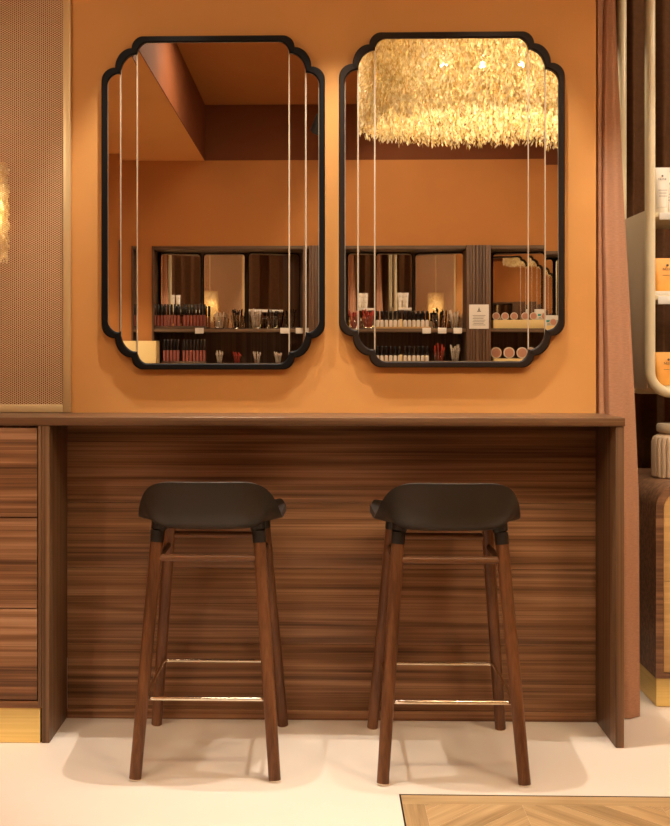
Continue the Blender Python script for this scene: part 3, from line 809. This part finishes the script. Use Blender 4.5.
def cup(label, px, z, r, h, items, cat='cup', grp='tool cups in the display bays'):
    x = vpos(px, yi); t = thing('glass_cup', label, cat, (x, yi, z + .0006), 0, grp)
    bm = bm_new(); lathe(bm, [(0, 0), (r * .72, 0), (r * .78, .003), (r, h), (r - .002, h), (r * .74, .006), (0, .006)], seg=20); finish('cup_wall', bm, M['glass'], t)
    kinds = {'brush': ('makeup_brush', 'cream', 'brush'), 'pencil': ('makeup_pencil', 'cap', 'cap'), 'red': ('lip_pencil', 'red', 'red'), 'pale': ('makeup_brush', 'oak', 'brush')}
    nm, ms, mh = kinds[items]; n = 7
    for i in range(n):
        a = 2 * math.pi * i / n + px; rb = r * .42; ra = r * .78
        hh = h * random.uniform(1.25, 1.6)
        p0 = Vector((rb * math.cos(a), rb * math.sin(a), .008)); p1 = Vector((ra * math.cos(a), ra * math.sin(a), hh))
        desc = {'brush': 'cream handled makeup brush', 'pencil': 'black makeup pencil', 'red': 'red lip pencil', 'pale': 'wooden makeup brush'}[items]
        b = bm_new(); frustum(b, p0, p0.lerp(p1, .8), .003, .003, 8); frustum(b, p0.lerp(p1, .8), p1, .0055, .003, 8)
        o = finish(nm, b, M[mh if items != 'brush' else 'brush'], None, loc=(x, yi, z + .0006))
        tag(o, f'{desc} in the {label}', 'brush' if 'brush' in nm else 'pencil', f'tools in the {label}')
    return t
cup('glass cup of pale brushes beside the upper lip glosses', 219.5, zs1, .040, .075, 'brush')
cup('cup of black pencils beside the upper pale brushes', 237.5, zs1, .042, .085, 'pencil')
cup('middle upper cup of wooden brushes', 256, zs1, .042, .085, 'pale')
cup('upper cup of black pencils after the wooden brushes', 273, zs1, .042, .08, 'pencil')
cup('rightmost upper cup of the left bay', 291, zs1, .042, .08, 'pencil')
cup('small cup of pale brushes below the upper pale brushes', 219.5, zs2, .028, .055, 'brush')
cup('small cup of red pencils on the lower left bay shelf', 237, zs2, .030, .05, 'red')
cup('small cup of wooden brushes on the lower left bay shelf', 257, zs2, .030, .05, 'pale')
cup('rightmost small cup on the lower left bay shelf', 278, zs2, .030, .05, 'brush')
cup('left cup of red pencils in the middle bay', 340, zs1, .045, .08, 'red')
cup('right cup of red pencils in the middle bay', 362, zs1, .045, .08, 'red')
cup('glass cup of black pencils beside the upper polish bottles', 438, zs1, .042, .085, 'pencil')
cup('glass cup of wooden brushes beside the signed pier', 454, zs1, .038, .075, 'pale')
cup('lower cup of red pencils beside the polish bottles', 439, zs2, .042, .085, 'red')
cup('lower cup of pale brushes beside the signed pier', 455, zs2, .038, .08, 'brush')
# price tags on shelf edges
tags = [(199.5, zs1, 'below the lip glosses'), (284.5, zs1, 'below the fourth glass cup'), (300, zs1, 'at the right end of the left bay'),
        (426.5, zs1, 'below the last polish bottle'), (442, zs1, 'below the cup of black pencils'), (457.5, zs1, 'beside the signed pier')]
for px, z, w in tags:
    x = vpos(px, YO); tag(bx('price_tag', M['white'], x - .027, x + .027, YO + .0045, YO + .0065, z - .032, z + .004, .0005), f'small white price tag {w} on the shelf edge', 'price tag', 'price tags on the shelf edges')
# sign on the fluted pier
x = (piers[2][0] + piers[2][1]) / 2; z0, z1 = VZ(329, YO), VZ(305, YO)
t = thing('notice_card', 'white printed notice card on the fluted pier between the bays', 'sign', (x, YO + .039, 0))
bx('card', M['white'], -.062, .062, .0002, .0022, z0, z1, .0005, t)
bm = bm_new()
for k in range(7): box(bm, -.040 + .004 * (k % 2), .040 - .006 * (k % 3), .0023, .0027, z1 - .070 - k * .010, z1 - .0675 - k * .010)
box(bm, -.012, .012, .0023, .0027, z1 - .045, z1 - .040); box(bm, -.006, .006, .0023, .0027, z1 - .038, z1 - .030); box(bm, -.003, .003, .0023, .0027, z1 - .028, z1 - .020)
finish('print', bm, M['ink'], t, smooth=False)
# round compacts and trays in the right bay
stand('pale yellow tray under the upper compacts in the right bay', 492, 600, zs1, .055, M['yellow_box'], .09)
stand('pale yellow tray under the lower compacts in the right bay', 492, 600, zs2, .035, M['yellow_box'], .09)
def compact(label, x, y, z, r):
    t = thing('powder_compact', label, 'compact', (x, y, z), 0, 'round powder compacts in the right bay')
    def disc(r, ya, yb_):
        bm = bm_new(); lathe(bm, [(0, ya), (r, ya), (r, yb_), (0, yb_)], seg=28); bmesh.ops.rotate(bm, verts=bm.verts, cent=(0, 0, 0), matrix=Matrix.Rotation(R(-90), 3, 'X')); bmesh.ops.translate(bm, verts=bm.verts, vec=(0, 0, r0 + .0005)); return bm
    r0 = r
    finish('case', disc(r, -.008, .0), M['brush'], t); finish('powder', disc(r * .78, .0002, .003), M['skin_tone'], t)
    return t
c1 = compact('small round compact nearest the signed pier on the upper tray', vpos(496, yi), yi, zs1 + .055, .024)
for px, w in ((505, 'second'), (514, 'third'), (525, 'fourth'), (536, 'fifth'), (547, 'sixth')):
    c = copy_tree(c1); c.location.x = vpos(px, yi); c['label'] = f'small round compact, {w} from the signed pier on the upper tray'
c1 = compact('large round compact nearest the signed pier on the lower tray', vpos(496, yi), yi, zs2 + .035, .036)
for px, w in ((509, 'second'), (522, 'third'), (536, 'fourth')):
    c = copy_tree(c1); c.location.x = vpos(px, yi); c['label'] = f'large round compact, {w} from the signed pier on the lower tray'
yk = YO - .13
for px, w, hh, lb in ((534, .10, .125, 'white carton with teal print behind the compacts'), (549, .085, .10, 'second white carton with teal print at the right, lower than the first')):
    t = thing('carton', lb, 'box', (vpos(px, yk), yk, zs1 + .0005), 0, 'white cartons in the right bay')
    bx('carton_body', M['white'], -w / 2, w / 2, -.02, .02, 0, hh, .001, t)
    bm = bm_new(); box(bm, -w * .35, w * .35, .0201, .0206, hh - .045, hh - .030); box(bm, -w * .3, w * .3, .0201, .0206, hh - .058, hh - .053); finish('print', bm, M['teal'], t, smooth=False)
# cream block at the left end of the bays
ya = YO + .10
tag(bx('display_plinth', M['yellow_box'], VX(136, ya), VX(158.5, ya), YO + .045, YO + .20, .001, VZ(341, ya), .004), 'cream display plinth at the left end of the display cabinet', 'plinth')

# ------------------------------------------------------------------ chandelier
def chandelier(label, cx, cy, rx, ry, z0, z1, nper, ceil, seed, lights=True, power=30):
    rnd = random.Random(seed)
    t = thing('leaf_chandelier', label, 'chandelier', (cx, cy, z0))
    hgt = z1 - z0
    bm = bm_new()
    for lay, (sc, stp) in enumerate(((1.0, 1), (.955, 1), (.90, 1), (.78, .28), (.58, .2))):
        for i in range(int(nper * stp)):
            a = 2 * math.pi * (i + .5 * lay + rnd.uniform(-.3, .3)) / int(nper * stp)
            x0 = rx * sc * math.cos(a); y0 = ry * sc * math.sin(a)
            z = hgt; end = rnd.uniform(-.02, .035)
            x = x0; y = y0
            while z > end:
                L = rnd.uniform(.017, .029); w = rnd.uniform(.0038, .0065)
                yaw = rnd.uniform(0, 2 * math.pi); tl = rnd.uniform(-.75, .75)
                d = Vector((math.sin(tl) * math.cos(yaw), math.sin(tl) * math.sin(yaw), -math.cos(tl)))
                sd = Vector((-math.sin(yaw + .8), math.cos(yaw + .8), 0)); c = Vector((x + rnd.uniform(-.006, .006), y + rnd.uniform(-.006, .006), z))
                vs = [bm.verts.new(c), bm.verts.new(c + d * L * .5 + sd * w), bm.verts.new(c + d * L), bm.verts.new(c + d * L * .5 - sd * w)]
                bm.faces.new(vs); z -= L * .55
    me = bpy.data.meshes.new('leaf_fringe'); bm.to_mesh(me); bm.free(); me.materials.append(M['leaf'])
    o = bpy.data.objects.new('leaf_fringe', me); link(o); o.parent = t; o['kind'] = 'stuff'
    bm = bm_new()
    for sc in (1.0, .9): sweep(bm, [(rx * sc * math.cos(2 * math.pi * k / 48), ry * sc * math.sin(2 * math.pi * k / 48), hgt) for k in range(48)], .006, 8, True)
    box(bm, -rx, rx, -.01, .01, hgt - .006, hgt + .006); box(bm, -.01, .01, -ry, ry, hgt - .0055, hgt + .0055)
    finish('ring_frame', bm, M['brass'], t)
    if ceil > z1 + .01:
        bm = bm_new(); frustum(bm, (0, 0, hgt), (0, 0, ceil - z0 - .03), .006, .006, 10); frustum(bm, (0, 0, ceil - z0 - .03), (0, 0, ceil - z0 - .001), .06, .06, 24); finish('stem', bm, M['brass'], t)
    for k, (ux, uy) in enumerate(((-.3, 0), (0, .0), (.3, 0))):
        bm = bm_new(); lathe(bm, [(0, hgt * .62 - .02), (.012, hgt * .62 - .014), (.018, hgt * .62), (.012, hgt * .62 + .02), (.010, hgt * .62 + .03), (.010, hgt - .006)], c=(ux * rx, uy * ry, 0), seg=16)
        finish('bulb', bm, M['bulb'], t)
        l = bpy.data.lights.new('bulb_light', 'POINT'); l.energy = power; l.color = (1, .84, .58); l.shadow_soft_size = .012
        lo = bpy.data.objects.new('bulb_light', l); link(lo); lo.location = (cx + ux * rx, cy + uy * ry, z0 + hgt * .62 - .05)
    return t
yfar = 1.30
zc0 = H + (353 - 144) / F * (2 * YM - yfar)
xl = VX(354, 1.7)
chandelier('large golden leaf-fringe chandelier reflected in the right mirror', xl + .58, 1.72, .58, .42, zc0, ZR - .03, 420, ZR, 3, power=14)
chandelier('small golden leaf pendant glowing behind the perforated screen', PX(-18, 3.75), 3.75, .08, .08, PZ(252, 3.75, 0), PZ(165, 3.75, 0), 60, ZL, 5, power=2)

# ------------------------------------------------------------------ spotlight fixtures
def fixture(loc, target, ceil, label, k):
    t = thing('ceiling_spotlight', label, 'spotlight', loc, 0, 'black ceiling spotlights')
    d = (Vector(target) - Vector(loc)).normalized(); q = d.to_track_quat('-Z', 'Y')
    def rot(bm): bmesh.ops.transform(bm, matrix=q.to_matrix().to_4x4(), verts=bm.verts); return bm
    bm = bm_new(); lathe(bm, [(.0, .11), (.026, .11), (.030, .10), (.034, .015), (.036, .004), (.033, .004), (.031, .012), (0, .012)], seg=28); finish('lamp_body', rot(bm), M['black'], t)
    bm = bm_new(); lathe(bm, [(0, .0125), (.029, .0125), (.029, .014), (0, .014)], seg=24); finish('lens', rot(bm), M['lamp_face'], t)
    bm = bm_new(); top = ceil - loc[2]; j = -d * .07
    frustum(bm, j, (j.x, j.y, top - .02), .007, .007, 10); frustum(bm, (j.x, j.y, top - .02), (j.x, j.y, top - .001), .045, .045, 24); finish('mount', bm, M['black'], t)
    spot('spot_light', Vector(loc) + d * .003, target, SP, SA, col=NEUTRAL if KIND == 'counter' or k in (3, 6, 7) else MID)
names = {0: 'above the left mirror', 1: 'above the gap between the mirrors', 2: 'above the right mirror', 3: 'aimed at the counter from mid room',
         4: 'seen at the right edge of the left mirror', 5: 'added as fill for the middle display bay', 6: 'aimed at the display shelf', 7: 'added as room fill over the parquet inlay', 8: 'added on the low ceiling to brighten the perforated screen', 9: 'behind the perforated screen', 10: 'added at the left to bounce light onto the low ceiling', 11: 'added unseen behind the orange wall to light the shelf side', 12: 'added to brighten the dark drapes', 13: 'added to light the leaf chandelier from outside'}
for k, (loc, tg, pw, an, kind) in enumerate(SPOTS):
    SP, SA, KIND = pw, an, kind
    fixture(loc, tg, ZR if loc[0] > XRC else ZL, f'black ceiling spotlight {names[k]}', k)

# ------------------------------------------------------------------ added fill light panels, unseen
for k, (loc, pw, sx_, sy_) in enumerate(FILL_PANELS):
    t = thing('added_fill_panel', ('added fill light panel, unseen, over the middle of the room', 'added fill light panel, unseen, at the right of the room')[k], 'ceiling light', loc, 0, 'added fill light panels')
    bm = bm_new(); box(bm, -sx_ / 2 - .02, sx_ / 2 + .02, -sy_ / 2 - .02, sy_ / 2 + .02, -.004, .0195, .002); finish('panel_frame', bm, M['black'], t)
    bm = bm_new(); box(bm, -sx_ / 2, sx_ / 2, -sy_ / 2, sy_ / 2, -.006, -.0042); finish('diffuser', bm, M['lamp_face'], t)
    area('panel_fill_light', (loc[0], loc[1], loc[2] - .008), (loc[0], loc[1], 0), pw, sx_, sy_)
